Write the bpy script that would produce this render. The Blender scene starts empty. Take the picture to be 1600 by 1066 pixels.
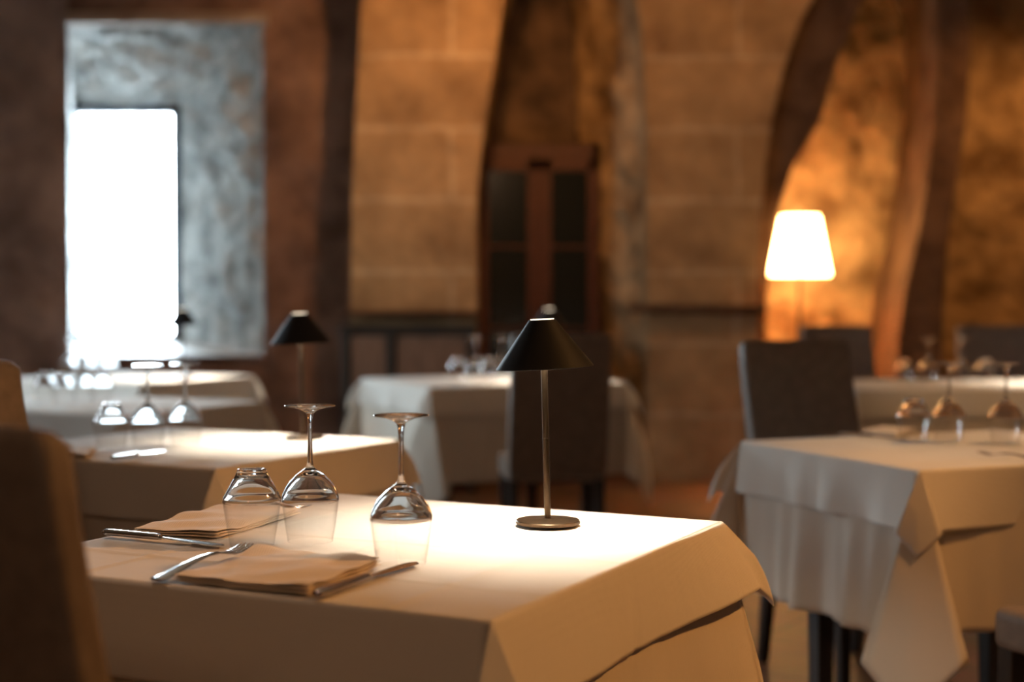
import bpy, bmesh, math, random
from mathutils import Vector, Matrix, noise
PI = math.pi
S = bpy.context.scene
COL = S.collection

# ------------------------------------------------------------------ camera
CAM_Z = 1.127
cam_d = bpy.data.cameras.new('camera'); cam = bpy.data.objects.new('camera', cam_d); COL.objects.link(cam)
cam.location = (0, 0, CAM_Z); cam.rotation_euler = (math.radians(90 - 1.495), 0, 0)
cam_d.lens = 50; cam_d.sensor_width = 36; cam_d.clip_start = .05; cam_d.clip_end = 60
cam_d.dof.use_dof = True; cam_d.dof.focus_distance = 2.28; cam_d.dof.aperture_fstop = 1.8; cam_d.dof.aperture_blades = 9
S.camera = cam
# ------------------------------------------------------------------ world (overcast daylight outside the windows)
W = bpy.data.worlds.new('world'); S.world = W; W.use_nodes = True
bgn = W.node_tree.nodes['Background']; bgn.inputs[0].default_value = (.74, .90, 1.0, 1); bgn.inputs[1].default_value = 72.0
# ------------------------------------------------------------------ room lights
def light(name, kind, loc, power, color, target=None, size=.1, spot=60, blend=.5, portal=False, sy=None):
    d = bpy.data.lights.new(name, kind); o = bpy.data.objects.new(name, d); COL.objects.link(o)
    o.location = loc; d.energy = power; d.color = color
    if kind == 'AREA':
        d.size = size
        if sy: d.shape = 'RECTANGLE'; d.size_y = sy
        if portal: d.cycles.is_portal = True
    else: d.shadow_soft_size = size
    if kind == 'SPOT': d.spot_size = math.radians(spot); d.spot_blend = blend
    if target is not None:
        o.rotation_euler = (Vector(target) - Vector(loc)).to_track_quat('-Z', 'Y').to_euler()
    return o
AMB = (1.0, .44, .12); WARM = (1.0, .56, .24)
light('portal_window_back', 'AREA', (-2.80, 10.36, 1.70), 1, (1, 1, 1), (-2.80, 5, 1.70), .72, portal=True, sy=1.66)
light('portal_window_left', 'AREA', (-4.22, 6.05, 1.7), 1, (1, 1, 1), (0, 6.05, 1.7), .7, portal=True, sy=1.0)
light('ceiling_spot_left_pier', 'SPOT', (-.15, 7.3, 3.45), 110, AMB, (-.55, 8.9, 2.6), .06, 95, .9)
light('ceiling_spot_middle_pier', 'SPOT', (1.0, 7.2, 3.45), 48, AMB, (1.15, 9.0, 2.5), .06, 95, .9)
light('ceiling_spot_right_wall', 'SPOT', (3.4, 7.6, 3.3), 120, AMB, (3.3, 9.5, 1.6), .06, 70, .9)
light('ceiling_lamp_right', 'SPOT', (2.5, 2.2, 2.9), 235, AMB, (.35, 2.3, .7), .08, 65, .9)
light('fill_spot_right_table', 'SPOT', (1.75, 3.9, 3.1), 130, WARM, (1.35, 3.7, .75), .08, 40, .9)  # unseen fill, added to brighten the right front table's top
light('fill_spot_far', 'SPOT', (.2, 6.7, 3.3), 45, WARM, (.1, 6.9, .75), .08, 42, .9)  # added warm fill over the middle far table, no fixture
light('fill_spot_far_right', 'SPOT', (2.5, 4.9, 3.2), 110, WARM, (2.3, 6.4, .7), .08, 36, .9)  # added fill, aimed to warm the far right table's cloth front
light('fill_area_behind', 'AREA', (-.8, -1.4, 3.2), 12, (1.0, .60, .34), (0, 3.0, .6), .6)  # ambient fill added behind the camera to lift the darks
light('fill_spot_near_left', 'SPOT', (-1.1, 2.9, 3.1), 60, (1.0, .68, .48), (-.55, 2.3, .75), .06, 30, .9)  # added fill that brightens the nearest table's left side and napkins
light('fill_spot_left_row', 'SPOT', (-1.15, 5.5, 3.2), 28, WARM, (-1.2, 5.4, .75), .06, 34, .9)  # added fill to warm the left row's table tops, no fixture
S.view_settings.view_transform = 'Standard'; S.view_settings.look = 'None'
S.view_settings.exposure = 0.0; S.view_settings.gamma = 1.0; S.view_settings.use_curve_mapping = False
cy = S.cycles
cy.use_denoising = True; cy.max_bounces = 12; cy.transmission_bounces = 10; cy.transparent_max_bounces = 12
cy.diffuse_bounces = 5; cy.glossy_bounces = 5; cy.sample_clamp_indirect = 6; cy.sample_clamp_direct = 0; cy.blur_glossy = .6
cy.caustics_refractive = True; cy.caustics_reflective = True

# ------------------------------------------------------------------ placement helper: pixel of the photograph -> point on the plane z
F = 50 / 36 * 1600; PIT = math.radians(1.495)
def at(px, py, z=.75):
    a = (px - 800) / F; b = -(py - 533) / F
    d = Vector((a, math.cos(PIT) + b * math.sin(PIT), b * math.cos(PIT) - math.sin(PIT)))
    t = (z - CAM_Z) / d.z
    return Vector((d.x * t, d.y * t, z))
def az(deg):
    r = math.radians(deg); return Vector((math.sin(r), math.cos(r), 0))

# ------------------------------------------------------------------ materials
def mat(name, color=(.5, .5, .5), rough=.6, metal=0.0, spec=None):
    m = bpy.data.materials.new(name); m.use_nodes = True
    b = m.node_tree.nodes['Principled BSDF']
    b.inputs['Base Color'].default_value = (*color, 1); b.inputs['Roughness'].default_value = rough; b.inputs['Metallic'].default_value = metal
    if spec is not None: b.inputs['Specular IOR Level'].default_value = spec
    return m
def nodes(m): return m.node_tree.nodes, m.node_tree.links, m.node_tree.nodes['Principled BSDF']
def noise_color(m, c1, c2, scale=5, detail=6, bump=.0, bscale=None, dist=.02, stretch=(1, 1, 1), lo=.35, hi=.65, brough=.6):
    N, L, b = nodes(m)
    tc = N.new('ShaderNodeTexCoord'); mp = N.new('ShaderNodeMapping'); mp.inputs['Scale'].default_value = stretch
    L.new(tc.outputs['Object'], mp.inputs[0])
    n = N.new('ShaderNodeTexNoise'); n.inputs['Scale'].default_value = scale; n.inputs['Detail'].default_value = detail; n.inputs['Roughness'].default_value = brough
    L.new(mp.outputs[0], n.inputs['Vector'])
    r = N.new('ShaderNodeValToRGB'); r.color_ramp.elements[0].color = (*c1, 1); r.color_ramp.elements[1].color = (*c2, 1)
    r.color_ramp.elements[0].position = lo; r.color_ramp.elements[1].position = hi
    L.new(n.outputs['Fac'], r.inputs[0]); L.new(r.outputs[0], b.inputs['Base Color'])
    if bump:
        n2 = N.new('ShaderNodeTexNoise'); n2.inputs['Scale'].default_value = bscale or scale * 3; n2.inputs['Detail'].default_value = 8
        L.new(mp.outputs[0], n2.inputs['Vector'])
        bp = N.new('ShaderNodeBump'); bp.inputs['Strength'].default_value = bump; bp.inputs['Distance'].default_value = dist
        L.new(n2.outputs['Fac'], bp.inputs['Height']); L.new(bp.outputs[0], b.inputs['Normal'])
    return m
def ashlar(name, c1, c2, mortar, bw=1.9, bh=.45, scale=3.0):
    m = mat(name, c1, .9, spec=.2); N, L, b = nodes(m)
    tc = N.new('ShaderNodeTexCoord'); sx = N.new('ShaderNodeSeparateXYZ'); cb = N.new('ShaderNodeCombineXYZ')
    L.new(tc.outputs['Object'], sx.inputs[0])
    ad = N.new('ShaderNodeMath'); ad.operation = 'ADD'; L.new(sx.outputs[0], ad.inputs[0]); L.new(sx.outputs[1], ad.inputs[1])
    L.new(ad.outputs[0], cb.inputs[0]); L.new(sx.outputs[2], cb.inputs[1])
    wn = N.new('ShaderNodeTexNoise'); wn.inputs['Scale'].default_value = 4; L.new(cb.outputs[0], wn.inputs['Vector'])
    va = N.new('ShaderNodeVectorMath'); va.operation = 'SCALE'; va.inputs['Scale'].default_value = .05; L.new(wn.outputs['Color'], va.inputs[0])
    vb = N.new('ShaderNodeVectorMath'); vb.operation = 'ADD'; L.new(cb.outputs[0], vb.inputs[0]); L.new(va.outputs[0], vb.inputs[1])
    br = N.new('ShaderNodeTexBrick'); br.inputs['Scale'].default_value = 1; br.inputs['Brick Width'].default_value = bw; br.inputs['Row Height'].default_value = bh
    br.inputs['Mortar Size'].default_value = .022; br.inputs['Mortar Smooth'].default_value = .6
    br.inputs['Color1'].default_value = (*c1, 1); br.inputs['Color2'].default_value = (*c2, 1); br.inputs['Mortar'].default_value = (*mortar, 1)
    L.new(vb.outputs[0], br.inputs['Vector'])
    n = N.new('ShaderNodeTexNoise'); n.inputs['Scale'].default_value = scale; n.inputs['Detail'].default_value = 9; n.inputs['Roughness'].default_value = .65
    L.new(tc.outputs['Object'], n.inputs['Vector'])
    r = N.new('ShaderNodeValToRGB'); r.color_ramp.elements[0].color = (.42, .36, .32, 1); r.color_ramp.elements[1].color = (1.15, 1.12, 1.05, 1)
    r.color_ramp.elements[0].position = .3; r.color_ramp.elements[1].position = .66; L.new(n.outputs['Fac'], r.inputs[0])
    mx = N.new('ShaderNodeMix'); mx.data_type = 'RGBA'; mx.blend_type = 'MULTIPLY'; mx.inputs[0].default_value = .85
    L.new(br.outputs['Color'], mx.inputs[6]); L.new(r.outputs[0], mx.inputs[7]); L.new(mx.outputs[2], b.inputs['Base Color'])
    bp = N.new('ShaderNodeBump'); bp.inputs['Strength'].default_value = .6; bp.inputs['Distance'].default_value = .03
    n3 = N.new('ShaderNodeTexNoise'); n3.inputs['Scale'].default_value = 14; n3.inputs['Detail'].default_value = 8; L.new(tc.outputs['Object'], n3.inputs['Vector'])
    L.new(n3.outputs['Fac'], bp.inputs['Height']); L.new(bp.outputs[0], b.inputs['Normal'])
    return m
M = {}
M['ashlar'] = ashlar('ashlar_sandstone', (.47, .31, .165), (.43, .275, .14), (.56, .41, .25))
M['ashlar_low'] = M['ashlar']
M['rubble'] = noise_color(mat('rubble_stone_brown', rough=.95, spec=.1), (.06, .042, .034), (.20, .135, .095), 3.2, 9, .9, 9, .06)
M['rubble_red'] = noise_color(mat('rubble_stone_red', rough=.95, spec=.1), (.15, .095, .08), (.36, .24, .205), 2.2, 9, .8, 9, .05)
M['rubble_flare'] = noise_color(mat('rubble_stone_window_flare', rough=.95, spec=.1), (.26, .20, .20), (.54, .44, .43), 2.2, 9, .8, 9, .05)  # lighter, mauver copy of the red rubble: window flare put into the colour
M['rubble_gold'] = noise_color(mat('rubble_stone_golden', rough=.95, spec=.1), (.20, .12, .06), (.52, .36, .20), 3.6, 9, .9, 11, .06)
M['greystone'] = noise_color(mat('niche_grey_stone', rough=.9, spec=.2), (.26, .27, .27), (.80, .80, .77), 4.5, 10, 1.0, 16, .05, lo=.38, hi=.68, brough=.7)
M['sill'] = noise_color(mat('sill_pale_stone', rough=.45, spec=.5), (.55, .55, .54), (.75, .75, .73), 6, 6, .3, 20, .01)
M['lintel'] = noise_color(mat('lintel_pale_stone', rough=.9), (.30, .24, .21), (.46, .39, .35), 5, 6, .4, 20, .02)
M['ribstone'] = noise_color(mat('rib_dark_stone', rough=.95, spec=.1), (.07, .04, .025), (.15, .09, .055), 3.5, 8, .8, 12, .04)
M['plaster'] = noise_color(mat('plaster_ochre', rough=.95, spec=.1), (.30, .21, .14), (.42, .30, .20), 1.5, 6, .3, 12, .02)
M['ceilingm'] = noise_color(mat('ceiling_plaster', rough=.95, spec=.1), (.34, .24, .16), (.44, .32, .22), 1.2, 6, .3, 8, .02)
# floor: terracotta tiles
def floor_mat():
    m = mat('terracotta_floor', rough=.5); N, L, b = nodes(m)
    tc = N.new('ShaderNodeTexCoord'); mp = N.new('ShaderNodeMapping'); mp.inputs['Rotation'].default_value = (0, 0, .6); L.new(tc.outputs['Object'], mp.inputs[0])
    br = N.new('ShaderNodeTexBrick'); br.inputs['Scale'].default_value = 1; br.inputs['Brick Width'].default_value = .40; br.inputs['Row Height'].default_value = .40; br.offset = 0
    br.inputs['Mortar Size'].default_value = .008; br.inputs['Color1'].default_value = (.21, .105, .055, 1); br.inputs['Color2'].default_value = (.16, .078, .04, 1); br.inputs['Mortar'].default_value = (.08, .05, .03, 1)
    L.new(mp.outputs[0], br.inputs['Vector'])
    n = N.new('ShaderNodeTexNoise'); n.inputs['Scale'].default_value = 5; n.inputs['Detail'].default_value = 7; L.new(tc.outputs['Object'], n.inputs['Vector'])
    mx = N.new('ShaderNodeMix'); mx.data_type = 'RGBA'; mx.blend_type = 'OVERLAY'; mx.inputs[0].default_value = .5
    L.new(br.outputs['Color'], mx.inputs[6]); L.new(n.outputs['Color'], mx.inputs[7]); L.new(mx.outputs[2], b.inputs['Base Color'])
    return m
M['floor'] = floor_mat()
def cloth_mat(name, c, weave=900, stripes=False):
    m = mat(name, c, .85, spec=.25); N, L, b = nodes(m)
    b.inputs['Sheen Weight'].default_value = .15
    tc = N.new('ShaderNodeTexCoord')
    w = N.new('ShaderNodeTexWave'); w.bands_direction = 'X'; w.inputs['Scale'].default_value = weave / 6; w.inputs['Distortion'].default_value = .4; L.new(tc.outputs['Object'], w.inputs['Vector'])
    w2 = N.new('ShaderNodeTexWave'); w2.bands_direction = 'Z' if stripes else 'Y'; w2.inputs['Scale'].default_value = weave / 6; w2.inputs['Distortion'].default_value = .4; L.new(tc.outputs['Object'], w2.inputs['Vector'])
    ad = N.new('ShaderNodeMath'); ad.operation = 'ADD'; L.new(w.outputs['Fac'], ad.inputs[0]); L.new(w2.outputs['Fac'], ad.inputs[1])
    bp = N.new('ShaderNodeBump'); bp.inputs['Strength'].default_value = .25; bp.inputs['Distance'].default_value = .0006; L.new(ad.outputs[0], bp.inputs['Height'])
    n = N.new('ShaderNodeTexNoise'); n.inputs['Scale'].default_value = 9; n.inputs['Detail'].default_value = 3; L.new(tc.outputs['Object'], n.inputs['Vector'])
    bp2 = N.new('ShaderNodeBump'); bp2.inputs['Strength'].default_value = .35; bp2.inputs['Distance'].default_value = .01; L.new(n.outputs['Fac'], bp2.inputs['Height']); L.new(bp.outputs[0], bp2.inputs['Normal'])
    L.new(bp2.outputs[0], b.inputs['Normal'])
    return m
M['cloth'] = cloth_mat('white_table_linen', (.72, .67, .60))
M['cloth_low'] = cloth_mat('cream_undercloth', (.66, .59, .50))
M['napkin'] = cloth_mat('ivory_napkin_cotton', (.78, .67, .54), 500)
M['chair'] = noise_color(mat('brown_leatherette', rough=.55, spec=.35), (.18, .138, .112), (.23, .18, .145), 30, 4, .15, 160, .002)
M['wood_dark'] = noise_color(mat('dark_stained_wood', rough=.45), (.018, .013, .010), (.032, .022, .016), 12, 5, .1, 40, .002, stretch=(8, 8, 1))
M['tabletop'] = noise_color(mat('table_board_wood', rough=.6), (.10, .06, .035), (.16, .10, .06), 6, 5, stretch=(1, 8, 1))
M['redwood'] = noise_color(mat('red_brown_wood', rough=.5), (.060, .020, .014), (.10, .032, .022), 8, 6, .1, 40, .002, stretch=(8, 8, 1))
M['panelwood'] = noise_color(mat('sideboard_panel_wood', rough=.6), (.16, .085, .05), (.24, .13, .08), 6, 6, stretch=(6, 6, 1))
M['darkpane'] = mat('dark_cabinet_glass', (.012, .014, .013), .15)
M['shelf'] = mat('cabinet_shelf_wood', (.04, .02, .015), .7)
M['black'] = mat('matt_black_lamp_metal', (.010, .010, .011), .55, 0, .2)
M['bronze'] = noise_color(mat('brushed_bronze_metal', rough=.34, metal=1), (.11, .075, .045), (.17, .115, .07), 60, 3, .1, 200, .0006, stretch=(1, 1, .1))
M['steel'] = mat('polished_steel', (.62, .58, .55), .16, 1)
M['winframe'] = mat('blue_grey_window_frame', (.035, .055, .085), .5)
M['pole'] = mat('floor_lamp_dark_metal', (.03, .02, .015), .4, .6)
def glass_mat(name, tint=(1, 1, 1), ior=1.47):
    m = mat(name, tint, 0.0); N, L, b = nodes(m)
    b.inputs['Transmission Weight'].default_value = 1.0; b.inputs['IOR'].default_value = ior
    return m
M['glass'] = glass_mat('clear_glass')
def emis(name, c, s):
    m = mat(name, c, .8); b = m.node_tree.nodes['Principled BSDF']; b.inputs['Emission Color'].default_value = (*c, 1); b.inputs['Emission Strength'].default_value = s; return m
M['lampshade'] = emis('lit_fabric_lampshade', (1.0, .55, .20), 34.0)
M['led'] = emis('lit_lamp_diffuser', (1.0, .84, .62), 3.0)
def winglass():
    m = bpy.data.materials.new('window_pane_glass'); m.use_nodes = True; N = m.node_tree.nodes; L = m.node_tree.links
    N.remove(N['Principled BSDF']); o = N['Material Output']
    t = N.new('ShaderNodeBsdfTransparent'); g = N.new('ShaderNodeBsdfGlossy'); g.inputs['Roughness'].default_value = .02
    x = N.new('ShaderNodeMixShader'); f = N.new('ShaderNodeFresnel'); f.inputs[0].default_value = 1.45
    L.new(f.outputs[0], x.inputs[0]); L.new(t.outputs[0], x.inputs[1]); L.new(g.outputs[0], x.inputs[2]); L.new(x.outputs[0], o.inputs['Surface']); return m
M['winglass'] = winglass()

def thin_glass():
    m = bpy.data.materials.new('thin_glass_wall'); m.use_nodes = True; N = m.node_tree.nodes; L = m.node_tree.links
    N.remove(N['Principled BSDF']); o = N['Material Output']
    t = N.new('ShaderNodeBsdfTransparent'); t.inputs[0].default_value = (.985, .98, .975, 1); g = N.new('ShaderNodeBsdfGlossy'); g.inputs['Roughness'].default_value = 0.0
    x = N.new('ShaderNodeMixShader'); f = N.new('ShaderNodeLayerWeight'); f.inputs[0].default_value = .5
    pw = N.new('ShaderNodeMath'); pw.operation = 'POWER'; pw.inputs[1].default_value = 4.5; L.new(f.outputs['Facing'], pw.inputs[0])
    ma = N.new('ShaderNodeMath'); ma.operation = 'MULTIPLY_ADD'; ma.inputs[1].default_value = .55; ma.inputs[2].default_value = .03; L.new(pw.outputs[0], ma.inputs[0])
    L.new(ma.outputs[0], x.inputs[0]); L.new(t.outputs[0], x.inputs[1]); L.new(g.outputs[0], x.inputs[2]); L.new(x.outputs[0], o.inputs['Surface']); return m
M['thin'] = thin_glass()

# ------------------------------------------------------------------ mesh helpers
def mesh_obj(name, verts, faces, m, parent=None, smooth=True, mats=None, fm=None):
    me = bpy.data.meshes.new(name); me.from_pydata([tuple(v) for v in verts], [], faces); me.update()
    for k in (mats or [m]): me.materials.append(k)
    if fm: me.polygons.foreach_set('material_index', fm)
    if smooth: me.polygons.foreach_set('use_smooth', [True] * len(me.polygons))
    o = bpy.data.objects.new(name, me); COL.objects.link(o)
    if parent: o.parent = parent
    return o
class MB:
    def __init__(s): s.v = []; s.f = []
    def add(s, vs, fs):
        k = len(s.v); s.v += [Vector(v) for v in vs]; s.f += [[i + k for i in f] for f in fs]; return s
    def box(s, x0, x1, y0, y1, z0, z1, mtx=None):
        vs = [Vector(p) for p in ((x0,y0,z0),(x1,y0,z0),(x1,y1,z0),(x0,y1,z0),(x0,y0,z1),(x1,y0,z1),(x1,y1,z1),(x0,y1,z1))]
        if mtx: vs = [mtx @ v for v in vs]
        return s.add(vs, [[0,3,2,1],[4,5,6,7],[0,1,5,4],[1,2,6,5],[2,3,7,6],[3,0,4,7]])
    def loft(s, rings, cap=True):
        n = len(rings[0]); vs = [p for r in rings for p in r]; fs = []
        for i in range(len(rings) - 1):
            for j in range(n):
                a = i*n + j; b = i*n + (j+1) % n; fs.append([a, b, b+n, a+n])
        if cap: fs.append(list(range(n))[::-1]); fs.append([(len(rings)-1)*n + j for j in range(n)])
        return s.add(vs, fs)
    def lathe(s, prof, seg=48, off=(0,0,0)):
        vs = []; fs = []
        for (r, z) in prof:
            for j in range(seg):
                t = 2*PI*j/seg; vs.append((off[0] + r*math.cos(t), off[1] + r*math.sin(t), off[2] + z))
        for i in range(len(prof)-1):
            for j in range(seg):
                a = i*seg+j; b = i*seg+(j+1) % seg; fs.append([a, b, b+seg, a+seg])
        return s.add(vs, fs)
    def build(s, name, m, parent=None, smooth=True, bevel=0, seg=3, sub=0, solid=0):
        o = mesh_obj(name, s.v, s.f, m, parent, smooth)
        bm = bmesh.new(); bm.from_mesh(o.data); bmesh.ops.remove_doubles(bm, verts=bm.verts, dist=1e-6); bmesh.ops.recalc_face_normals(bm, faces=bm.faces); bm.to_mesh(o.data); bm.free()
        if smooth and not sub: finish(o)
        if bevel:
            b = o.modifiers.new('bevel', 'BEVEL'); b.width = bevel; b.segments = seg; b.limit_method = 'ANGLE'; b.angle_limit = math.radians(40)
            b.harden_normals = False
        if sub: k = o.modifiers.new('sub', 'SUBSURF'); k.levels = sub; k.render_levels = sub
        return o
def finish(o, ang=40):
    me = o.data; bm = bmesh.new(); bm.from_mesh(me); c = math.cos(math.radians(ang))
    for e in bm.edges:
        if len(e.link_faces) == 2 and e.link_faces[0].normal.dot(e.link_faces[1].normal) < c: e.smooth = False
    bm.to_mesh(me); bm.free()
def thing(name, label, cat, loc=(0,0,0), rz=0, group=None):
    o = bpy.data.objects.new(name, None); COL.objects.link(o); o.location = loc; o.rotation_euler = (0, 0, rz); o.empty_display_size = .05
    return tag(o, label, cat, group)
def tag(o, label, cat, group=None):
    o['label'] = label; o['category'] = cat
    if group: o['group'] = group
    return o
def struct(o): o['kind'] = 'structure'; return o
def dup(root, loc, rz=0, label=None, group=None, scale=None):
    r = root.copy(); COL.objects.link(r); r.location = loc; r.rotation_euler = (0, 0, rz)
    if label: r['label'] = label
    if group: r['group'] = group
    if scale: r.scale = scale
    for ch in list(root.children):
        c = ch.copy(); COL.objects.link(c); c.parent = r
        for g in list(ch.children):
            d = g.copy(); COL.objects.link(d); d.parent = c
    return r
def grid_surface(name, P00, P10, P11, P01, nu, nv, m, amp=.0, freq=3.0, seed=0, parent=None, fixed_edges=True):
    """rough masonry sheet between four corners, really displaced"""
    P00, P10, P11, P01 = map(Vector, (P00, P10, P11, P01)); nrm = (P10-P00).cross(P01-P00).normalized(); vs = []; fs = []
    for j in range(nv+1):
        for i in range(nu+1):
            u = i/nu; v = j/nv; p = P00.lerp(P10, u).lerp(P01.lerp(P11, u), v)
            q = p*freq + Vector((seed, seed*2.3, 0)); h = noise.fractal(q, 1.0, 2.0, 5) * amp
            h += amp*.8*noise.noise(p*freq*.4 + Vector((seed*3, 0, 0)))
            e = min(u, 1-u, v, 1-v)
            if fixed_edges: h *= min(1, e*10)
            vs.append(p + nrm*h)
    for j in range(nv):
        for i in range(nu):
            a = j*(nu+1)+i; fs.append([a, a+1, a+nu+2, a+nu+1])
    return mesh_obj(name, vs, fs, m, parent)

# ------------------------------------------------------------------ room shell
ZC = 3.75; XL = -4.2; XR = 4.5; YB = -2.6
def prism(name, pts, y0, y1, m):
    """outline in x,z extruded from y0 to y1"""
    n = len(pts); vs = [(x, y0, z) for x, z in pts] + [(x, y1, z) for x, z in pts]
    fs = [list(range(n)), [n+i for i in range(n)][::-1]] + [[i, i+n, (i+1) % n + n, (i+1) % n] for i in range(n)]
    mb = MB().add(vs, fs); return struct(mb.build(name, m, smooth=False))
struct(MB().box(XL-.6, XR+.3, YB-.3, 11.2, -.12, 0).build('floor', M['floor'], smooth=False))
struct(MB().box(XL-.6, XR+.3, YB-.3, 11.2, ZC, ZC+.15).build('ceiling', M['ceilingm'], smooth=False))
struct(MB().box(XL-.4, XR+.3, YB-.3, YB, 0, ZC).build('wall_camera_side', M['plaster'], smooth=False))
struct(MB().box(XR, XR+.3, YB, 10.2, 0, ZC).build('wall_right', M['plaster'], smooth=False))
# left wall with a window opening (outside the frame, lights the cloths from the left)
wl = MB(); wy0, wy1, wz0, wz1 = 5.7, 6.4, 1.2, 2.2
wl.box(XL-.4, XL, YB, wy0, 0, ZC); wl.box(XL-.4, XL, wy1, 9.9, 0, ZC); wl.box(XL-.4, XL, wy0, wy1, 0, wz0); wl.box(XL-.4, XL, wy0, wy1, wz1, ZC)
struct(wl.build('wall_left', M['plaster'], smooth=False))
w2 = thing('window_2', '', ''); del w2['label']; del w2['category']; struct(w2)
fr = MB(); fr.box(XL-.2, XL-.14, wy0, wy0+.06, wz0, wz1).box(XL-.2, XL-.14, wy1-.06, wy1, wz0, wz1).box(XL-.2, XL-.14, wy0, wy1, wz0, wz0+.06).box(XL-.2, XL-.14, wy0, wy1, wz1-.06, wz1).box(XL-.2, XL-.14, 6.03, 6.07, wz0, wz1)
fr.build('frame', M['winframe'], w2, smooth=False); MB().box(XL-.175, XL-.17, wy0, wy1, wz0, wz1).build('pane', M['winglass'], w2, smooth=False)
# back wall, left part, with the deep window niche
NY = 9.5; oxl, oxr, ozb, ozt = -2.95, -1.655, .785, 3.03
wxl, wxr, wzb, wzt, WY = -3.20, -2.42, .86, 2.56, 10.4
def rough_wall(x0, x1, z0, z1, nu, nv, seed, m, y=NY, name=None, amp=.05):
    return struct(grid_surface(name, (x0, y, z0), (x1, y, z0), (x1, y, z1), (x0, y, z1), nu, nv, m, amp, 2.6, seed))
rough_wall(-4.6, oxl, 0, ZC, 30, 60, 1, M['rubble_flare'], name='wall_back_left_of_window')
rough_wall(oxr, -.70, 0, ZC, 26, 70, 2, M['rubble_red'], name='wall_back_right_of_window', amp=.06)
rough_wall(oxl, oxr, 0, ozb, 20, 14, 3, M['rubble_red'], name='wall_back_below_window', amp=.03)
rough_wall(oxl, oxr, ozt, ZC, 20, 12, 4, M['rubble_red'], name='wall_back_above_window', amp=.03)
# niche reveals
struct(grid_surface('wall_niche_right', (oxr, NY, ozb), (wxr, WY, wzb), (wxr, WY, wzt), (oxr, NY, ozt), 40, 90, M['greystone'], -.06, 6, 5))
struct(grid_surface('wall_niche_left', (oxl, NY, ozb), (wxl, WY, wzb), (wxl, WY, wzt), (oxl, NY, ozt), 30, 60, M['greystone'], .02, 6, 6))
struct(grid_surface('wall_niche_top', (oxl, NY, ozt), (oxr, NY, ozt), (wxr, WY, wzt), (wxl, WY, wzt), 50, 40, M['greystone'], .05, 6, 7))
struct(grid_surface('window_sill', (oxl, NY-.04, ozb), (oxr, NY-.04, ozb), (wxr, WY, wzb), (wxl, WY, wzb), 20, 20, M['sill'], .008, 5, 8))
struct(MB().box(oxl-.02, oxr+.04, NY-.05, NY+.03, ozt-.05, ozt+.03).build('trim_1', M['lintel'], smooth=False, bevel=.01))
# shell behind the niche so no daylight leaks
sh = MB(); sh.box(-4.6, wxl, WY+.0, WY+.1, 0, ZC).box(wxr, -.7, WY, WY+.1, 0, ZC).box(wxl, wxr, WY, WY+.1, 0, wzb).box(wxl, wxr, WY, WY+.1, wzt, ZC)
struct(sh.build('wall_outer_back', M['greystone'], smooth=False))
w1 = thing('window_1', '', ''); del w1['label']; del w1['category']; struct(w1)
fr = MB(); a = .055; y0, y1 = WY-.03, WY+.04
fr.box(wxl, wxl+.03, y0, y1, wzb, wzt).box(wxr-a, wxr, y0, y1, wzb, wzt).box(wxl, wxr, y0, y1, wzb, wzb+.05).box(wxl, wxr, y0, y1, wzt-a, wzt)
fr.build('frame', M['winframe'], w1, smooth=False); MB().box(wxl, wxr, WY+.005, WY+.01, wzb, wzt).build('pane', M['winglass'], w1, smooth=False)
# side returns / piers with curved arch edges
pa = [(-1.03, 0), (-.22, 0), (-.22, 1.03), (-.225, 1.45), (-.22, 1.83), (-.185, 2.15), (-.14, 2.45), (-.09, 2.75), (-.05, 3.05), (.05, 3.35), (.22, 3.6), (.38, ZC), (-.98, ZC), (-.94, 3.0), (-.97, 2.4), (-1.0, 1.8)]
prism('wall_left_pier', pa, 8.9, 9.9, M['ashlar'])
pb = [(.86, 0), (1.56, 0), (1.56, 1.31), (1.575, 1.7), (1.60, 2.0), (1.64, 2.3), (1.71, 2.6), (1.82, 2.92), (1.98, 3.2), (2.2, 3.45), (2.5, ZC), (.50, ZC), (.66, 3.5), (.76, 3.2), (.82, 2.8), (.85, 2.2)]
prism('wall_middle_pier', pb, 9.0, 9.9, M['ashlar'])
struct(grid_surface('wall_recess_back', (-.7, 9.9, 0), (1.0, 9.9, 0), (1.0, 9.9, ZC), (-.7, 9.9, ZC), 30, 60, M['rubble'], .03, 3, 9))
struct(grid_surface('wall_recess_side', (.55, 9.86, 0), (.88, 9.15, 0), (.88, 9.15, ZC), (.40, 9.86, ZC), 24, 90, M['rubble_gold'], -.05, 5, 10))
struct(grid_surface('wall_lamp_recess', (1.4, 9.75, 0), (2.9, 9.75, 0), (2.9, 9.75, ZC), (1.4, 9.75, ZC), 50, 90, M['rubble_gold'], .06, 3, 11))
struct(grid_surface('wall_back_far_right', (2.75, 9.5, 0), (4.6, 9.5, 0), (4.6, 9.5, ZC), (2.75, 9.5, ZC), 50, 90, M['rubble_gold'], .06, 3.2, 12))
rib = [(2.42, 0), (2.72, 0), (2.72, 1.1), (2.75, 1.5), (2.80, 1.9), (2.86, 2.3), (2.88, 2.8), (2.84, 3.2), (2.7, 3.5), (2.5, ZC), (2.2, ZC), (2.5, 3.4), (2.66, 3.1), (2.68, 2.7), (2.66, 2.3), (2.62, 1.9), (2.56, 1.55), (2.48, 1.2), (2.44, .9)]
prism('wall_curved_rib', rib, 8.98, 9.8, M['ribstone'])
struct(MB().box(-4.6, XR+.3, 10.5, 10.9, 0, .01).build('trim_4', M['plaster'], smooth=False)) if False else None
struct(MB().box(-.75, XR+.3, 9.95, 10.1, 0, ZC).build('wall_outer_right', M['plaster'], smooth=False))
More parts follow.
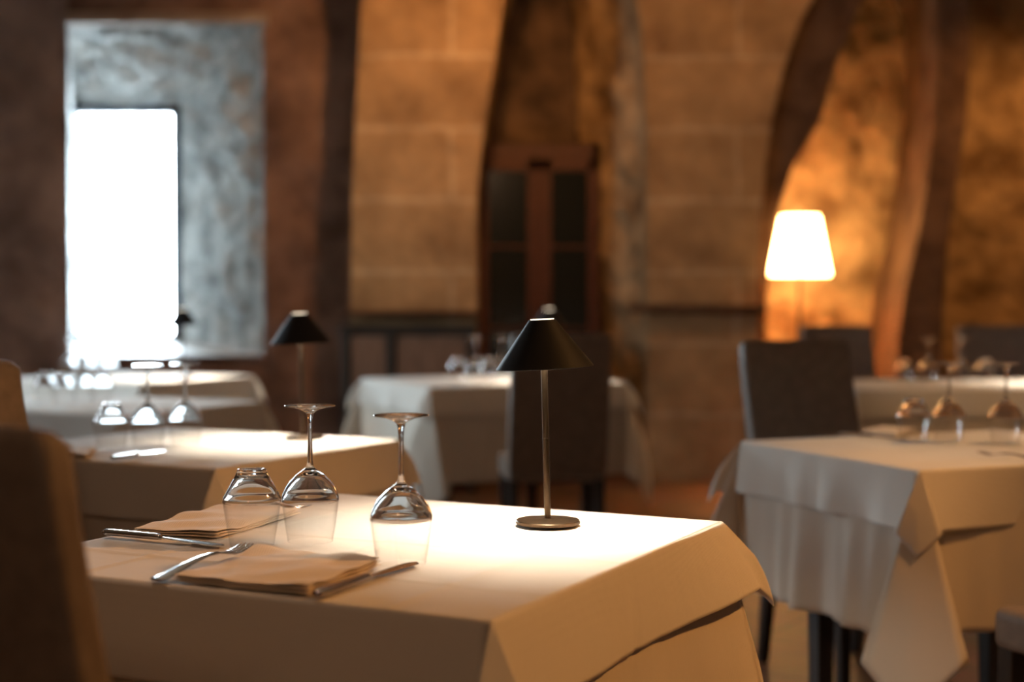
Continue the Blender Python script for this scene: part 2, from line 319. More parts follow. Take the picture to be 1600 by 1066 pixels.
inner = [(1.58, 0), (1.60, 0), (1.62, 1.2), (1.68, 1.68), (1.78, 2.0), (1.95, 2.28), (2.05, 2.65), (2.22, 3.05), (2.6, 3.5), (2.9, ZC), (2.45, ZC), (2.15, 3.45), (1.93, 3.2), (1.77, 2.92), (1.66, 2.6), (1.59, 2.3), (1.55, 2.0), (1.53, 1.7), (1.52, 1.31)]
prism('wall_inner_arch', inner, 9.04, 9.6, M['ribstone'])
# ledges
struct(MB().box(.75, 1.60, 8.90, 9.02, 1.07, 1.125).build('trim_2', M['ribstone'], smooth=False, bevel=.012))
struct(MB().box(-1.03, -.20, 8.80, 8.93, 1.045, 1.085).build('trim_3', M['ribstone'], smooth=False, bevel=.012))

# ------------------------------------------------------------------ cabinet and sideboard
def cabinet():
    t = thing('display_cabinet', 'tall red-brown wooden cabinet with two dark glazed doors in the wall recess', 'cabinet', (.185, 9.72, 0))
    w, h, d = .405, 2.20, .13
    b = MB(); b.box(-w, -w+.05, -d, d, 0, h).box(w-.05, w, -d, d, 0, h).box(-w, w, -d, d, h-.10, h).box(-w, w, -d, d, 0, .12).box(-w, w, d-.02, d, 0, h)
    b.build('body', M['redwood'], t, smooth=False, bevel=.006)
    for z in (.5, .9, 1.3, 1.7): MB().box(-w+.05, w-.05, -d+.04, d-.02, z, z+.025).build('shelf', M['shelf'], t, smooth=False)
    for sx in (-1, 1):
        x0, x1 = (-w+.02, -.004) if sx < 0 else (.004, w-.02)
        f = MB(); y0, y1 = -d-.022, -d-.001; st = .075
        f.box(x0, x0+(.04 if sx < 0 else st), y0, y1, .13, h-.1).box(x1-(st if sx < 0 else .06), x1, y0, y1, .13, h-.1).box(x0, x1, y0, y1, h-.18, h-.1).box(x0, x1, y0, y1, .13, .24)
        for z in (.95, 1.5): f.box(x0, x1, y0+.004, y1, z, z+.02)
        df = f.build('door', M['redwood'], t, smooth=False, bevel=.003)
        MB().box(x0+.03, x1-.03, -d-.014, -d-.008, .2, h-.15).build('pane', M['darkpane'], df, smooth=False)
        MB().lathe([(0, -.008), (.009, -.008), (.009, .0), (.004, .004), (.012, .02), (.008, .028), (0, .03)], 16).build('handle', M['pole'], df).matrix_local = Matrix.Translation((sx*.03, -d-.03, 1.1)) @ Matrix.Rotation(PI/2, 4, 'X')
cabinet()
def sideboard():
    t = thing('sideboard', 'low brown wooden sideboard with dark posts against the left stone pier', 'sideboard', (-.62, 8.62, 0))
    w, h, d = .40, 1.0, .15
    f = MB()
    for x in (-w, -.13, w-.05): f.box(x, x+.055, -d, -d+.05, 0, h-.03)
    f.box(-w, w, -d+.05, d, .06, h-.03)
    f.build('frame', M['wood_dark'], t, smooth=False, bevel=.004)
    MB().box(-w-.02, w+.02, -d-.02, d, h-.03, h).build('top', M['wood_dark'], t, smooth=False, bevel=.006)
    for x0, x1 in ((-w+.058, -.133), (-.072, w-.053)):
        p = MB().box(x0, x1, -d+.015, -d+.045, .08, h-.06).build('door', M['panelwood'], t, smooth=False, bevel=.004)
        MB().lathe([(0, 0), (.006, 0), (.006, .01), (.012, .018), (0, .024)], 14).build('knob', M['bronze'], p).matrix_local = Matrix.Translation(((x0+x1)/2+.06, -d+.012, .55)) @ Matrix.Rotation(PI/2, 4, 'X')
sideboard()

# ------------------------------------------------------------------ tables and cloths
TOPZ = .75
def table(center, rz, a, b, label, inset=.12, group=None):
    t = thing('dining_table', label, 'table', (center.x, center.y, 0), rz, group)
    MB().box(-a/2+.004, a/2-.004, -b/2+.004, b/2-.004, .715, .744).build('tabletop', M['tabletop'], t, smooth=False, bevel=.003)
    MB().box(-a/2+.08, a/2-.08, -b/2+.08, b/2-.08, .66, .7145).build('apron', M['wood_dark'], t, smooth=False)
    for sx in (-1, 1):
        for sy in (-1, 1):
            x = sx*(a/2-inset); y = sy*(b/2-inset); q = lambda r, z: [(x+r*cx, y+r*cy_, z) for cx, cy_ in ((-1,-1),(1,-1),(1,1),(-1,1))]
            MB().loft([q(.022, 0), q(.032, .66)]).build('leg', M['wood_dark'], t, smooth=False, bevel=.003)
    return t
def drape(name, center, rz, a, b, drops, z, m, label, cat, flare=.10, cflare=(38, 38, 38, 38), seed=0, wave=.0, nwave=5, creases=True, thick=.0012, rh=(.55,)*4, lift=(0, 0, 0, 0), tipcurl=0.5, off=0.0, group=None, sag=None):
    """cloth laid on an a x b top; drops = (front -y, right +x, back +y, left -x); corners in order FR, BR, BL, FL"""
    rnd = random.Random(seed); A = a/2+off; B = b/2+off
    NS = 56; NCN = 22; MJ = 22
    ph = [rnd.uniform(0, 6.28) for _ in range(12)]
    per = []   # (point, normal, drop, kind, t, corner, s)
    sides = [((-A, -B), (A, -B), (0, -1), drops[0]), ((A, -B), (A, B), (1, 0), drops[1]), ((A, B), (-A, B), (0, 1), drops[2]), ((-A, B), (-A, -B), (-1, 0), drops[3])]
    for k, (p, q, n, L) in enumerate(sides):
        for i in range(NS):
            u = i/NS
            per.append((Vector((p[0]+(q[0]-p[0])*u, p[1]+(q[1]-p[1])*u, 0)), Vector((n[0], n[1], 0)), L, 0, u, k))
        n2 = sides[(k+1) % 4][2]; L2 = sides[(k+1) % 4][3]
        for i in range(NCN+1):
            if i == NCN and False: continue
            u = i/NCN; th = u*PI/2
            nn = Vector((n[0], n[1], 0))*math.cos(th) + Vector((n2[0], n2[1], 0))*math.sin(th)
            Lc = min(L/max(math.cos(th), 1e-4), L2/max(math.sin(th), 1e-4))
            per.append((Vector((q[0], q[1], 0)), nn, Lc, 1, u, k))
    vs = []; NP = len(per); er = .006
    for (p, n, L, kind, u, k) in per:
        for j in range(MJ+1):
            r = L*j/MJ; fr_ = j/MJ
            if kind == 0:
                e = math.sin(PI*u)**.5
                w = 0
                if wave:
                    for q in range(4):
                        w += math.sin(ph[q+k*2]+u*(2*PI)*(nwave*(.5+.37*q)))*(.5 if q else .8)/(1+q*.5)
                    w *= wave*fr_**1.2*e
                else: w = 0
                cr = -.004*fr_*math.exp(-((u-.5)/.012)**2) if creases else 0
                sm_ = lambda q: q*q*(3-2*q)
                lf_ = lift[k]*sm_(max(0, (u-.66)/.34)) + lift[(k-1) % 4]*sm_(max(0, (.34-u)/.34))
                phi = math.radians(flare*60)*(1-.3*fr_) + math.radians(lf_)
                # near corners the side swings in to feed the corner fold
                edge = min(u, 1-u); inn = -.25*r*math.exp(-(edge/.07)**2)*.4
                out = r*math.sin(phi) + w + cr + inn*0; dn = r*math.cos(phi)
                out = max(out, .0005)
            else:
                c = math.radians(cflare[k]); dl = u*PI/2 - PI/4; rho = abs(dl)/(PI/4); phi0 = math.radians(flare*60)
                nd = (Vector((sides[k][2][0], sides[k][2][1], 0)) + Vector((sides[(k+1) % 4][2][0], sides[(k+1) % 4][2][1], 0))).normalized(); tg = Vector((-nd.y, nd.x, 0))
                sg = 1 if dl > 0 else -1; RH = rh[k]; PL = .10*min(1, RH/.5)
                phc = c*(1-tipcurl*max(0, fr_-.5))
                def flap(d_): return nd*(r*math.cos(d_)*math.sin(phc)) + tg*(r*math.sin(d_)*.95) + Vector((0, 0, -r*math.cos(d_)*math.cos(phc)))
                if rho <= RH: vec = flap(dl)
                else:
                    w_ = (rho-RH)/(1-RH); n_side = Vector((*sides[(k+1) % 4][2], 0)) if sg > 0 else Vector((*sides[k][2], 0))
                    ph_s = phi0*(1-.3*fr_) + math.radians(lift[k]); Ls = r
                    side_v = n_side*(Ls*math.sin(ph_s)) + Vector((0, 0, -Ls*math.cos(ph_s)))
                    vec = flap(sg*RH*PI/4).lerp(side_v, w_)
                    vec += nd*(-PL*r*math.sin(PI*w_))
                lip = er*(1-math.exp(-r/er))
                pt = p + vec + nd*(lip*.35) + Vector((0, 0, z))
                vs.append(pt); continue
            # rounded lip over the table edge
            lip = er*(1-math.exp(-r/er))
            pt = p + n*(out+lip*.35) + Vector((0, 0, z-dn if r > 0 else z))
            if j > 0:
                pt.z -= 0
            if r > 0 and r < er*3: pt.z = z - max(0, dn-lip*.2)
            vs.append(pt)
    fs = []
    for i in range(NP):
        i2 = (i+1) % NP
        for j in range(MJ):
            a0 = i*(MJ+1)+j; b0 = i2*(MJ+1)+j
            fs.append([b0, a0, a0+1, b0+1])
    # top grid
    NT = 130; base = len(vs)
    for jy in range(NT+1):
        for ix in range(NT+1):
            x = -A+2*A*ix/NT; y = -B+2*B*jy/NT; h = 0
            if creases:
                for cx_ in (-.24, .02, .27): h += .0024*math.exp(-((x-cx_)/.006)**2)
                for cy2 in (-.27, -.01, .25): h += .0024*math.exp(-((y-cy2-.004*math.sin(9*x))/.006)**2)
            h += .0014*noise.noise(Vector((x*5+seed, y*7, 0)))
            e = min(ix, NT-ix, jy, NT-jy)
            if e < 2: h *= e/2
            vs.append(Vector((x, y, z+max(h, 0))))
    for jy in range(NT):
        for ix in range(NT):
            q = base+jy*(NT+1)+ix; fs.append([q, q+1, q+NT+2, q+NT+1])
    o = mesh_obj(name, vs, fs, m)
    bm = bmesh.new(); bm.from_mesh(o.data); bmesh.ops.remove_doubles(bm, verts=bm.verts, dist=2e-5); bmesh.ops.recalc_face_normals(bm, faces=bm.faces); bm.to_mesh(o.data); bm.free()
    o.data.polygons.foreach_set('use_smooth', [True]*len(o.data.polygons))
    sm = o.modifiers.new('solid', 'SOLIDIFY'); sm.thickness = thick; sm.offset = -1
    o.location = (center.x, center.y, 0); o.rotation_euler = (0, 0, rz)
    return tag(o, label, cat, group)
def set_table(C, corner, theta, a, b, key, labels, top_drop=.13, low=(.36, .36, .36, .36), cfl=(30,)*4, lowcfl=(16,)*4, trh=(.5,)*4, lrh=(.40,)*4, tlift=(3, 3, 3, 3), llift=(0, 0, 0, 0), tw=.006, seed=0, inset=.12, wave=.012):
    """C is the near corner in the plan; corner 'R' = near right, 'L' = near left; theta = azimuth of the edge running away"""
    v = az(theta); x = az(theta+90)
    ctr = C + v*b/2 + x*(a/2 if corner == 'L' else -a/2); rz = -math.radians(theta)
    t = table(ctr, rz, a, b, labels[0], inset)
    drape('tablecloth', ctr, rz, a, b, low, .7475, M['cloth_low'], labels[1], 'tablecloth', .07, lowcfl, seed+1, wave, 6, thick=.001, rh=lrh, lift=llift, group='long tablecloths')
    drape('table_overlay', ctr, rz, a, b, (top_drop,)*4, .7500, M['cloth'], labels[2], 'overlay cloth', .16, cfl, seed+2, tw, 4, off=.004, thick=.001, rh=trh, lift=tlift, group='short square cloths over the tablecloths')
    return ctr, rz, v, x
P = lambda x, y: Vector((x, y, 0))
main = set_table(P(-.027, 1.686), 'R', 26.6, .83, .86, 'main', (
    'nearest table, in sharp focus under the square white cloth and black lamp', 'long cream tablecloth under the nearest table\'s short square cloth',
    'short square white cloth on the nearest, sharply focused table'), low=(.27, .40, .40, .27), cfl=(20, 44, 30, 30), lowcfl=(12, 14, 16, 16), trh=(.5, .10, .4, .4), lrh=(.4, .2, .4, .4), tlift=(0, 24, 3, 3), llift=(0, 12, 0, 0), tw=.003, seed=3, wave=.004)
t2 = set_table(P(-.68, 3.247), 'R', 27.5, .82, .78, 't2', (
    'second table from the camera in the left row, under a white cloth', 'long cream tablecloth on the second table of the left row',
    'short white cloth on the second table of the left row, beside the blurred black lamp'), seed=13)
t3 = set_table(P(-1.33, 4.80), 'R', 27.5, .95, .78, 't3', (
    'third table from the camera in the left row, toward the window', 'long cream tablecloth on the third table of the left row',
    'short white cloth on the third table of the left row'), seed=23)
t4 = set_table(P(-1.76, 6.72), 'R', 27.5, .95, .85, 't4', (
    'fourth table from the camera in the left row, before the window', 'long cream tablecloth on the fourth table of the left row',
    'short white cloth on the fourth table of the left row, lit by the window'), seed=33)
r1 = set_table(P(.928, 3.222), 'L', -23, .88, .74, 'r1', (
    'table at right front with glasses, its dark legs showing below the cloths', 'long cream tablecloth with lavender lit folds on the right front table',
    'short square cloth with pointed corner on the right front table'), top_drop=.14, cfl=(25, 30, 38, 18), low=(.38, .40, .265, .40), lowcfl=(16, 18, 20, 13), trh=(.5, .5, .2, .5), lrh=(.4, .4, .3, .36), seed=43, inset=.15, wave=.024, tw=.010, tlift=(3, 3, 3, 6))
r2 = set_table(P(1.53, 6.30), 'L', -1, 1.25, .80, 'r2', (
    'far right table behind the right front table, between two chair backs', 'long tablecloth on the far right table',
    'short cloth on the far right table, under amber lit glasses'), low=(.36, .36, .265, .36), seed=53)
tm = set_table(P(-.37, 6.42), 'L', -26, 1.02, .88, 'tm', (
    'middle far table behind the focused lamp, before the cabinet', 'long tablecloth on the middle far table, blue lit at its left side',
    'short cloth on the middle far table, behind the single chair'), low=(.44, .44, .44, .44), cfl=(36,)*4, seed=63, wave=.012)

# ------------------------------------------------------------------ chairs
def rounded_slab(w, d, h, r=.02, nseg=4):
    pass
def make_chair():
    t = thing('dining_chair', 'x', 'chair', group='brown upholstered dining chairs')
    w = .225
    w = .207; s = MB().box(-w, w, -.20, .21, .385, .475).build('seat', M['chair'], t, bevel=.022, seg=4)
    # backrest: reclined slab with slightly rolled top edge and gentle curve
    rings = []
    for i in range(15):
        u = i/14; z = .44 + u*.57; lean = -.19 - .145*u - .012*math.sin(u*PI); th = .030 - .008*u
        ww = w - (.004*u)
        if u == 1: th *= .6; ww -= .012; z -= .0
        elif i == 13: z += .022; ww -= .001
        ring = []
        n = 8
        for k in range(n+1):
            x = -ww + 2*ww*k/n; ring.append((x, lean-th + .010*(1-(x/ww)**2)*0, z))
        for k in range(n+1):
            x = ww - 2*ww*k/n; ring.append((x, lean+th - .012*(1-(x/ww)**2), z))
        rings.append(ring)
    MB().loft(rings).build('backrest', M['chair'], t, bevel=.012, seg=3)
    for sx in (-1, 1):
        for (y0, y1, nm) in ((.185, .175, 0), (-.235, -.175, 1)):
            x = sx*(w-.028)
            q = lambda r, yy, z: [(x+r*a, yy+r*b, z) for a, b in ((-1,-1),(1,-1),(1,1),(-1,1))]
            MB().loft([q(.015, y0, 0), q(.022, y1, .40)]).build('leg', M['wood_dark'], t, smooth=False, bevel=.003)
    return t
chair0 = make_chair(); first = [True]
def chair(pos, facing, label, tilt=0):
    rz = -math.radians(facing)
    if first[0]: first[0] = False; c = chair0; c.location = (pos.x, pos.y, 0); c.rotation_euler = (0, 0, rz); c['label'] = label
    else: c = dup(chair0, (pos.x, pos.y, 0), rz, label)
    return c
ctr, rz, v, x = main
chair(P(-.46, 1.72), 26.6, 'dark out-of-focus chair back filling the bottom left corner')
chair(ctr - x*(.415+.34) + v*.08 , 116.6, 'blurred brown chair back at the left edge, behind the dark foreground chair')
ctr, rz, v, x = r1
chair(ctr + v*(.37+.21) + x*.09, 180-23, 'brown chair behind the right front table, its left edge lit blue')
chair(P(1.31, 2.95), 246, 'dark chair seat cut off by the bottom right corner')
ctr, rz, v, x = tm
chair(P(.165, 6.06), -6, 'dark chair back seen from behind at the middle far table')
ctr, rz, v, x = r2
chair(P(1.82, 7.46), 172, 'olive brown chair back behind the far right table, below the lit floor lamp')
chair(P(2.64, 7.47), 180, 'dark chair back behind the far right table, at the right edge')

# ------------------------------------------------------------------ lamps
LAMP_COL = (1.0, .87, .70)
def make_lamp():
    t = thing('table_lamp', 'x', 'lamp', group='black table lamps')
    MB().lathe([(0, 0), (.052, 0), (.055, .002), (.055, .006), (.0535, .0075), (.012, .0085), (.006, .010), (0, .010)], 64).build('base', M['bronze'], t)
    ti = Matrix.Rotation(math.radians(-1.4), 4, 'Y')
    p = MB(); p.lathe([(0, .009), (.0055, .009), (.0055, .145), (.0062, .1452), (.0062, .1465), (.0055, .1467), (.0055, .318), (0, .318)], 24)
    po = p.build('pole', M['bronze'], t); po.matrix_local = ti
    sh = MB(); sh.lathe([(.0225, .347), (.0830, .266), (.0824, .2655), (.0218, .3462), (.0225, .347)], 72)
    s = sh.build('lamp_shade', M['black'], t); s.matrix_local = ti @ Matrix.Translation((0, 0, .30)) @ Matrix.Rotation(math.radians(-1.6), 4, 'Y') @ Matrix.Translation((0, 0, -.30))
    MB().lathe([(0, .318), (.018, .318), (.021, .321), (.021, .326), (0, .327)], 32).build('light_module', M['black'], s)
    MB().lathe([(.008, .3172), (.0172, .3172), (.0172, .3178), (.008, .3178), (.008, .3172)], 32).build('diffuser', M['led'], s)
    MB().lathe([(0, .3445), (.0195, .3445), (.0200, .3482), (0, .3486)], 32).build('top_cap', M['led'], s)
    d = bpy.data.lights.new('lamp_light', 'AREA'); d.energy = 8.5; d.color = LAMP_COL; d.shape = 'DISK'; d.size = .05
    o = bpy.data.objects.new('lamp_light', d); COL.objects.link(o); o.parent = t; o.location = (-.008, 0, .312)
    return t
lamp0 = make_lamp(); lf = [True]
def lamp(pos, label, rz=0):
    if lf[0]: lf[0] = False; l = lamp0; l.location = pos; l['label'] = label; l.rotation_euler = (0, 0, rz)
    else: l = dup(lamp0, pos, rz, label)
    return l
LZ = .7535
p = at(856, 819, LZ); lamp(p, 'sharp black cone lamp with bronze pole on the nearest table')
p = at(474, 686, LZ); lamp(p, 'blurred black cone lamp on the second table of the left row', .4)
p = P(2.02, 3.98); p.z = LZ; lamp(p, 'black cone lamp on the right front table, past the right edge', 2)
p = P(2.62, 6.72); p.z = LZ; lamp(p, 'black cone lamp on the far right table, past the right edge', 3)
p = at(857, 594, LZ); lamp(p, 'black cone lamp on the middle far table, hidden behind the focused lamp', 1.6)
p = at(287, 590, LZ); lamp(p, 'small blurred black cone lamp at the window\'s lower right corner', 1)
def floor_lamp():
    t = thing('floor_lamp', 'floor lamp with glowing tapered shade beside the middle stone pier', 'floor lamp', (1.842, 9.12, 0))
    MB().lathe([(0, 0), (.14, 0), (.14, .012), (.13, .02), (.02, .026), (0, .026)], 48).build('base', M['pole'], t)
    MB().lathe([(0, .02), (.011, .02), (.011, 1.5), (0, 1.5)], 20).build('pole', M['pole'], t)
    sh = MB(); sh.lathe([(.197, 1.312), (.122, 1.688), (.119, 1.688), (.194, 1.312), (.197, 1.312)], 64); sh.build('lamp_shade', M['lampshade'], t)
    f = MB()
    for k in range(3):
        a = k*2*PI/3; f.box(0, .118, -.002, .002, 1.62, 1.624, Matrix.Rotation(a, 4, 'Z'))
    f.build('shade_frame', M['pole'], t, smooth=False)
    MB().lathe([(0, 1.52), (.014, 1.52), (.014, 1.55), (.03, 1.58), (.028, 1.61), (0, 1.63)], 20).build('bulb', M['led'], t)
    light('floor_lamp_light', 'POINT', (0, 0, 1.5), 14, (1.0, .52, .17), size=.05).parent = t
floor_lamp()

# ------------------------------------------------------------------ glassware (turned upside down, rim on the cloth)
def smoothprof(pts, n=6):
    out = []
    for i in range(len(pts)-1):
        p0 = pts[max(i-1, 0)]; p1 = pts[i]; p2 = pts[i+1]; p3 = pts[min(i+2, len(pts)-1)]
        for k in range(n):
            t = k/n; f = lambda a, b, c, d: .5*((2*b)+(-a+c)*t+(2*a-5*b+4*c-d)*t*t+(-a+3*b-3*c+d)*t**3)
            out.append((max(0, f(p0[0], p1[0], p2[0], p3[0])), f(p0[1], p1[1], p2[1], p3[1])))
    out.append(pts[-1]); return out
def wine():
    t = thing('wine_glass', 'x', 'wine glass')
    inner = smoothprof([(0.0, .1075), (.006, .1073), (.020, .101), (.034, .087), (.0415, .073), (.0432, .066), (.0425, .056), (.0388, .028), (.0345, .0012)])
    rim = [(.0348, .0003), (.0353, .0003)]
    outer = smoothprof([(.0357, .0012), (.0400, .028), (.0438, .056), (.0446, .067), (.0430, .076), (.0352, .091), (.0215, .1055), (.009, .1145), (.0052, .120)])
    stem = smoothprof([(.0052, .120), (.0042, .130), (.0037, .155), (.0037, .180), (.0046, .195), (.0065, .2025)])
    foot = smoothprof([(.0065, .2025), (.012, .2065), (.024, .2105), (.0385, .2128)], 4) + [(.0398, .2134), (.0400, .2142), (.0390, .2150), (.02, .2158), (0, .2158)]
    for nm, pr in (('bowl', inner+rim+outer), ('stem', stem), ('foot', foot)):
        mb = MB().lathe(pr, 64); o = mesh_obj(nm, mb.v, mb.f, M['glass'], t, mats=[M['glass'], M['thin']], fm=[1 if nm == 'bowl' and sum(mb.v[i].z for i in f)/4 < .064 else 0 for f in mb.f])
    return t
def tumbler():
    t = thing('tumbler_glass', 'x', 'tumbler')
    inner = smoothprof([(0, .1085), (.010, .1083), (.021, .106), (.030, .094), (.0405, .076), (.0433, .070), (.0425, .060), (.038, .028), (.0335, .0012)])
    rim = [(.0338, .0003), (.0343, .0003)]
    outer = smoothprof([(.0347, .0012), (.0392, .028), (.0440, .060), (.0450, .0695), (.0425, .077), (.0325, .0955), (.0250, .1095), (.0225, .1165), (.019, .1185), (.014, .1170), (0, .1160)])
    mb = MB().lathe(inner+rim+outer, 64); o = mesh_obj('bowl', mb.v, mb.f, M['glass'], t, mats=[M['glass'], M['thin']], fm=[1 if sum(mb.v[i].z for i in f)/4 < .066 else 0 for f in mb.f])
    return t
wine0 = wine(); tum0 = tumbler(); used = {'w': False, 't': False}
GZ = .7530
def glass(kind, px, py, label, group, pos=None, sc=None):
    src = wine0 if kind == 'w' else tum0; p = pos if pos is not None else at(px, py, GZ); p = Vector((p.x, p.y, GZ))
    if not used[kind]: used[kind] = True; g = src; g.location = p; g['label'] = label; g['group'] = group
    else: g = dup(src, p, random.random()*6, label, group)
    return g
random.seed(4)
G1 = 'glasses on the nearest table'; glass('t', 394, 851, 'upside-down clear tumbler on the nearest table, left of the wine glasses', G1)
glass('w', 485, 846, 'upside-down wine glass on the nearest table, touching the tumbler', G1)
glass('w', 627, 881, 'upside-down wine glass on the nearest table, closest to the lamp', G1)
G2 = 'glasses on the second left table'
glass('t', 174, 702, 'blurred tumbler on the second left table, left of its two wine glasses', G2)
glass('w', 231, 700, 'blurred upside-down wine glass, next to the tumbler on the second left table', G2)
glass('w', 290, 696, 'blurred upside-down wine glass, rightmost on the second left table', G2)
G3 = 'glasses on the third left table'
for px, py, k, l in ((72, 632, 't', 'blurred tumbler at the left end of the third left table'), (100, 634, 't', 'blurred tumbler, second from left on the third left table'), (132, 630, 'w', 'blurred wine glass on the third left table, below the window'), (158, 632, 't', 'blurred tumbler on the third left table, right of its wine glass')):
    glass(k, px, py, l, G3)
G4 = 'glasses on the fourth left table'
for px, py, k, l in ((108, 592, 'w', 'blurred wine glass before the window\'s lower left corner'), (140, 594, 't', 'blurred tumbler before the window, right of the far left wine glass'), (170, 592, 'w', 'blurred wine glass on the fourth left table, before the window sill')):
    glass(k, px, py, l, G4)
G5 = 'glasses on the middle far table'
for px, py, k, l in ((716, 600, 't', 'leftmost blurred tumbler on the middle far table'), (742, 596, 'w', 'blurred wine glass on the middle far table, right of the leftmost tumbler'), (764, 598, 't', 'blurred tumbler on the middle far table, between two wine glasses'), (784, 594, 'w', 'blurred wine glass on the middle far table, next to the chair')):
    glass(k, px, py, l, G5)
G6 = 'glasses on the right front table'
glass('t', 1427, 690, 'upside-down tumbler on the right front table, left of its wine glasses', G6)
glass('w', 1482, 689, 'upside-down wine glass beside the tumbler on the right front table', G6)
glass('w', 1571, 692, 'upside-down wine glass on the right front table, at the right edge', G6)
G7 = 'glasses on the far right table'
for px, py, k, l in ((1414, 602, 't', 'leftmost amber lit tumbler on the far right table'), (1451, 601, 'w', 'left of two blurred wine glasses on the far right table'), (1502, 601, 'w', 'right of two blurred wine glasses on the far right table'), (1540, 602, 't', 'blurred tumbler on the far right table, right of the wine glasses')):
    glass(k, px, py, l, G7)

# ------------------------------------------------------------------ cutlery
def strip(stations, n=10):
    """stations: (s, halfwidth, z, thickness) -> loft along +x"""
    rings = []
    for (s_, w, z, th) in stations:
        rings.append([(s_, w*math.cos(2*PI*k/n), z+th*math.sin(2*PI*k/n)) for k in range(n)])
    return rings
def make_fork():
    t = thing('dinner_fork', 'x', 'fork')
    L = .205
    hs = []
    for i in range(25):
        u = i/24; s_ = u*.145; w = .0098*(1-u)**.8*(.55 if i == 0 else 1)+.0028; z = .0026+.009*math.sin(u*PI*.62)**2*1.0; hs.append((s_, w, z, .0019 if u < .85 else .0022))
    MB().loft(strip(hs)).build('handle', M['steel'], t)
    z_at = lambda u: .0106-.0078*math.sin(min(u, 1)*PI*.55)+.0085*max(0, u-.45)**1.4*2
    h = MB(); st = []
    for i in range(10):
        u = i/9; st.append((.145+.028*u, .0028+.0095*math.sin(u*PI/2)**.8, z_at(u*.42), .0013))
    h.loft(strip(st, 12))
    for k in range(4):
        y = (k-1.5)*.0063; st = []
        for i in range(10):
            u = i/9; st.append((.170+.050*u, .0019*(1-.45*u**2), z_at(.40+.6*u), .0011*(1-.4*u)))
        h.loft([[(a, b+y, c) for a, b, c in r] for r in strip(st, 8)])
    h.build('head', M['steel'], t)
    return t
def make_knife():
    t = thing('dinner_knife', 'x', 'knife')
    hs = [(0, .003, .0055, .002), (.002, .0075, .0055, .004), (.01, .0088, .0055, .0048), (.05, .0085, .0055, .0048), (.10, .0072, .0055, .0046), (.112, .0068, .0055, .0044), (.116, .005, .0055, .004)]
    MB().loft(strip(hs, 14)).build('handle', M['steel'], t)
    b = MB(); st = []
    for i in range(16):
        u = i/15; w = .0045+.006*math.sin(min(1, u*1.3)*PI/2) if u < .85 else .0105*max(.12, math.sqrt(max(0, 1-((u-.85)/.15)**2)))
        st.append((.115+.125*u, w, .0050-.003*u, .0011*(1-.4*u)))
    b.loft(strip(st, 10)); b.build('blade', M['steel'], t)
    return t
fork0 = make_fork(); knife0 = make_knife(); uc = {'f': False, 'k': False}
def cutlery(kind, p0, p1, z, label, group, tilt=0, length=None):
    src = fork0 if kind == 'f' else knife0
    a = Vector(p0); b = Vector(p1); ang = math.atan2(b.y-a.y, b.x-a.x); ln = (b.xy-a.xy).length; sc = ln/(.22 if kind == 'f' else .24)
    if length: sc = length/(.22 if kind == 'f' else .24)
    sc = max(.85, min(1.12, sc))
    if not uc[kind]: uc[kind] = True; o = src
    else: o = dup(src, (0,0,0))
    o.location = (a.x, a.y, z); o.rotation_euler = (0, -tilt, ang); o.scale = (sc, 1.15 if kind == 'f' else 1.1, 1.1); o['label'] = label; o['group'] = group
    return o
CZ = .7532
CG = 'cutlery on the nearest table'
cutlery('f', at(243, 913), at(385, 853, .775), CZ, 'steel fork beside the front napkin, tines up, on the nearest table', CG, tilt=.075)
cutlery('k', at(494, 940), at(652, 884), CZ, 'steel knife along the right edge of the front napkin', CG)
cutlery('k', at(163, 840), at(350, 858), CZ, 'steel knife with shiny handle before the folded back napkin', CG)
cutlery('f', at(330, 799), at(486, 801), CZ, 'steel fork behind the tumbler, beyond the folded back napkin', CG)
cutlery('k', at(176, 722), at(258, 708), CZ, 'blurred shiny knife on the second table of the left row', 'cutlery on blurred tables')
cutlery('k', at(1312, 682), at(1420, 690), CZ, 'blurred knife left of the tumbler on the right front table', 'cutlery on blurred tables')
cutlery('f', at(1640, 727), at(1530, 714), CZ, 'blurred fork at the right edge on the right front table', 'cutlery on blurred tables')

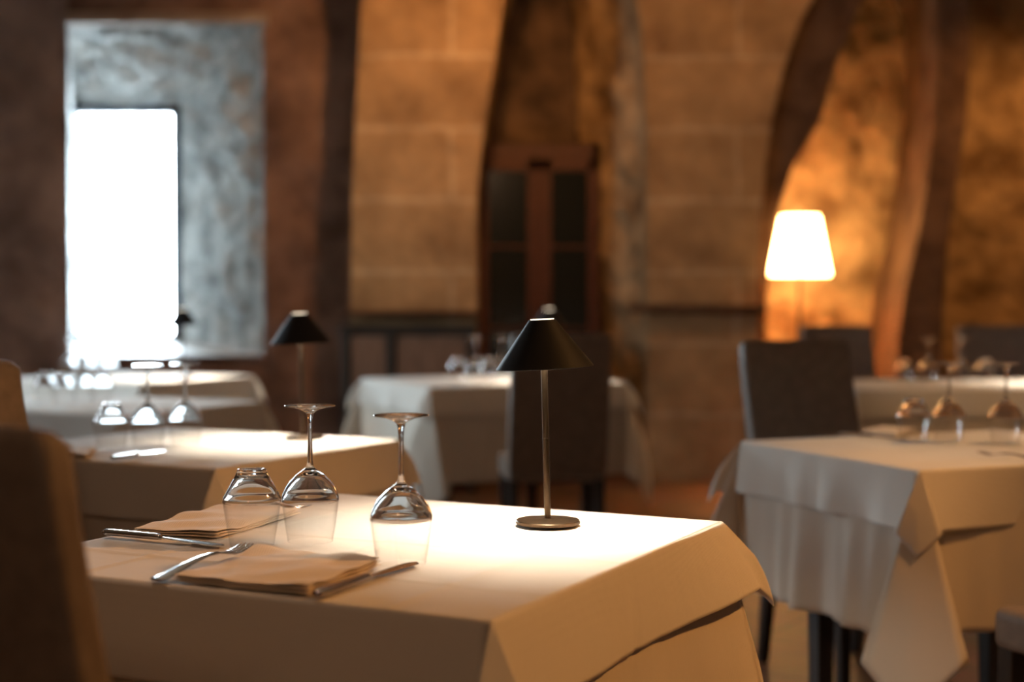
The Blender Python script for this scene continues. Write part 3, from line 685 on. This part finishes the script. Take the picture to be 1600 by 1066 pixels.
# ------------------------------------------------------------------ napkins
def napkin(corners, label, seed, th=.008, layers=3, amp=.004, group='folded napkins', flip=.0):
    c = [Vector((q.x, q.y, 0)) for q in corners]; ctr = sum(c, Vector())/4; mb = MB(); n = 34
    for l in range(layers):
        g = l*.0012*0; vs = []; fs = []; zb = .0004+l*(th/layers); t1 = th/layers*.80; grow = 1-.012*l
        for side in (0, 1):
            for j in range(n+1):
                for i in range(n+1):
                    u = i/n; v_ = j/n
                    p_ = c[0].lerp(c[1], u).lerp(c[3].lerp(c[2], u), v_) - ctr; p_ = p_*grow
                    e = min(u, 1-u, v_, 1-v_); k = min(1, e*14); rounding = math.sqrt(max(0, 1-(1-k)**2))
                    q = p_*9+Vector((seed, seed*.7, 0)); dir_ = noise.noise(Vector((p_.x*5+seed, p_.y*16, 0)))+.5*noise.noise(q*2)
                    wr = amp*(.55+.9*dir_)*(.35+.65*(l/(layers-1) if layers > 1 else 1))
                    wr = max(0, wr)
                    z = zb + wr + (t1 if side else 0)*rounding + (0 if side else t1*.5*(1-rounding))
                    p2 = p_ + Vector((0, 0, z)); p2.x += .002*noise.noise(Vector((l*7+v_*6, seed, 0))); p2.y += .002*noise.noise(Vector((u*6, seed+l*5, 0)))
                    vs.append(p2)
        N1 = (n+1)**2
        for j in range(n):
            for i in range(n):
                a = j*(n+1)+i; fs.append([a, a+n+1, a+n+2, a+1]); fs.append([N1+a, N1+a+1, N1+a+n+2, N1+a+n+1])
        for i in range(n):
            for a, b_ in ((i, i+1), ((n)*(n+1)+i+1, n*(n+1)+i), ((i+1)*(n+1), i*(n+1)), (i*(n+1)+n, (i+1)*(n+1)+n)):
                fs.append([a, b_, N1+b_, N1+a])
        mb.add(vs, fs)
    o = mb.build('napkin', M['napkin'], smooth=True); o.location = (ctr.x, ctr.y, .7530); return tag(o, label, 'napkin', group)
napkin([at(268, 912), at(484, 936), at(596, 889), at(404, 869)], 'folded ivory napkin at the front, between fork and knife on the nearest table', 2.0, amp=.009, th=.008)
napkin([at(206, 836), at(340, 846), at(470, 806), at(344, 799)], 'folded ivory napkin behind the long knife on the nearest table', 7.0, th=.008, amp=.006)
napkin([at(60, 712), at(136, 719), at(152, 707), at(84, 699)], 'blurred folded napkin on the second table of the left row', 11.0, th=.008, amp=.005)
napkin([at(1345, 680), at(1400, 686), at(1432, 677), at(1378, 672)], 'blurred folded napkin on the right front table, behind its knife', 14.0, th=.010, amp=.003)
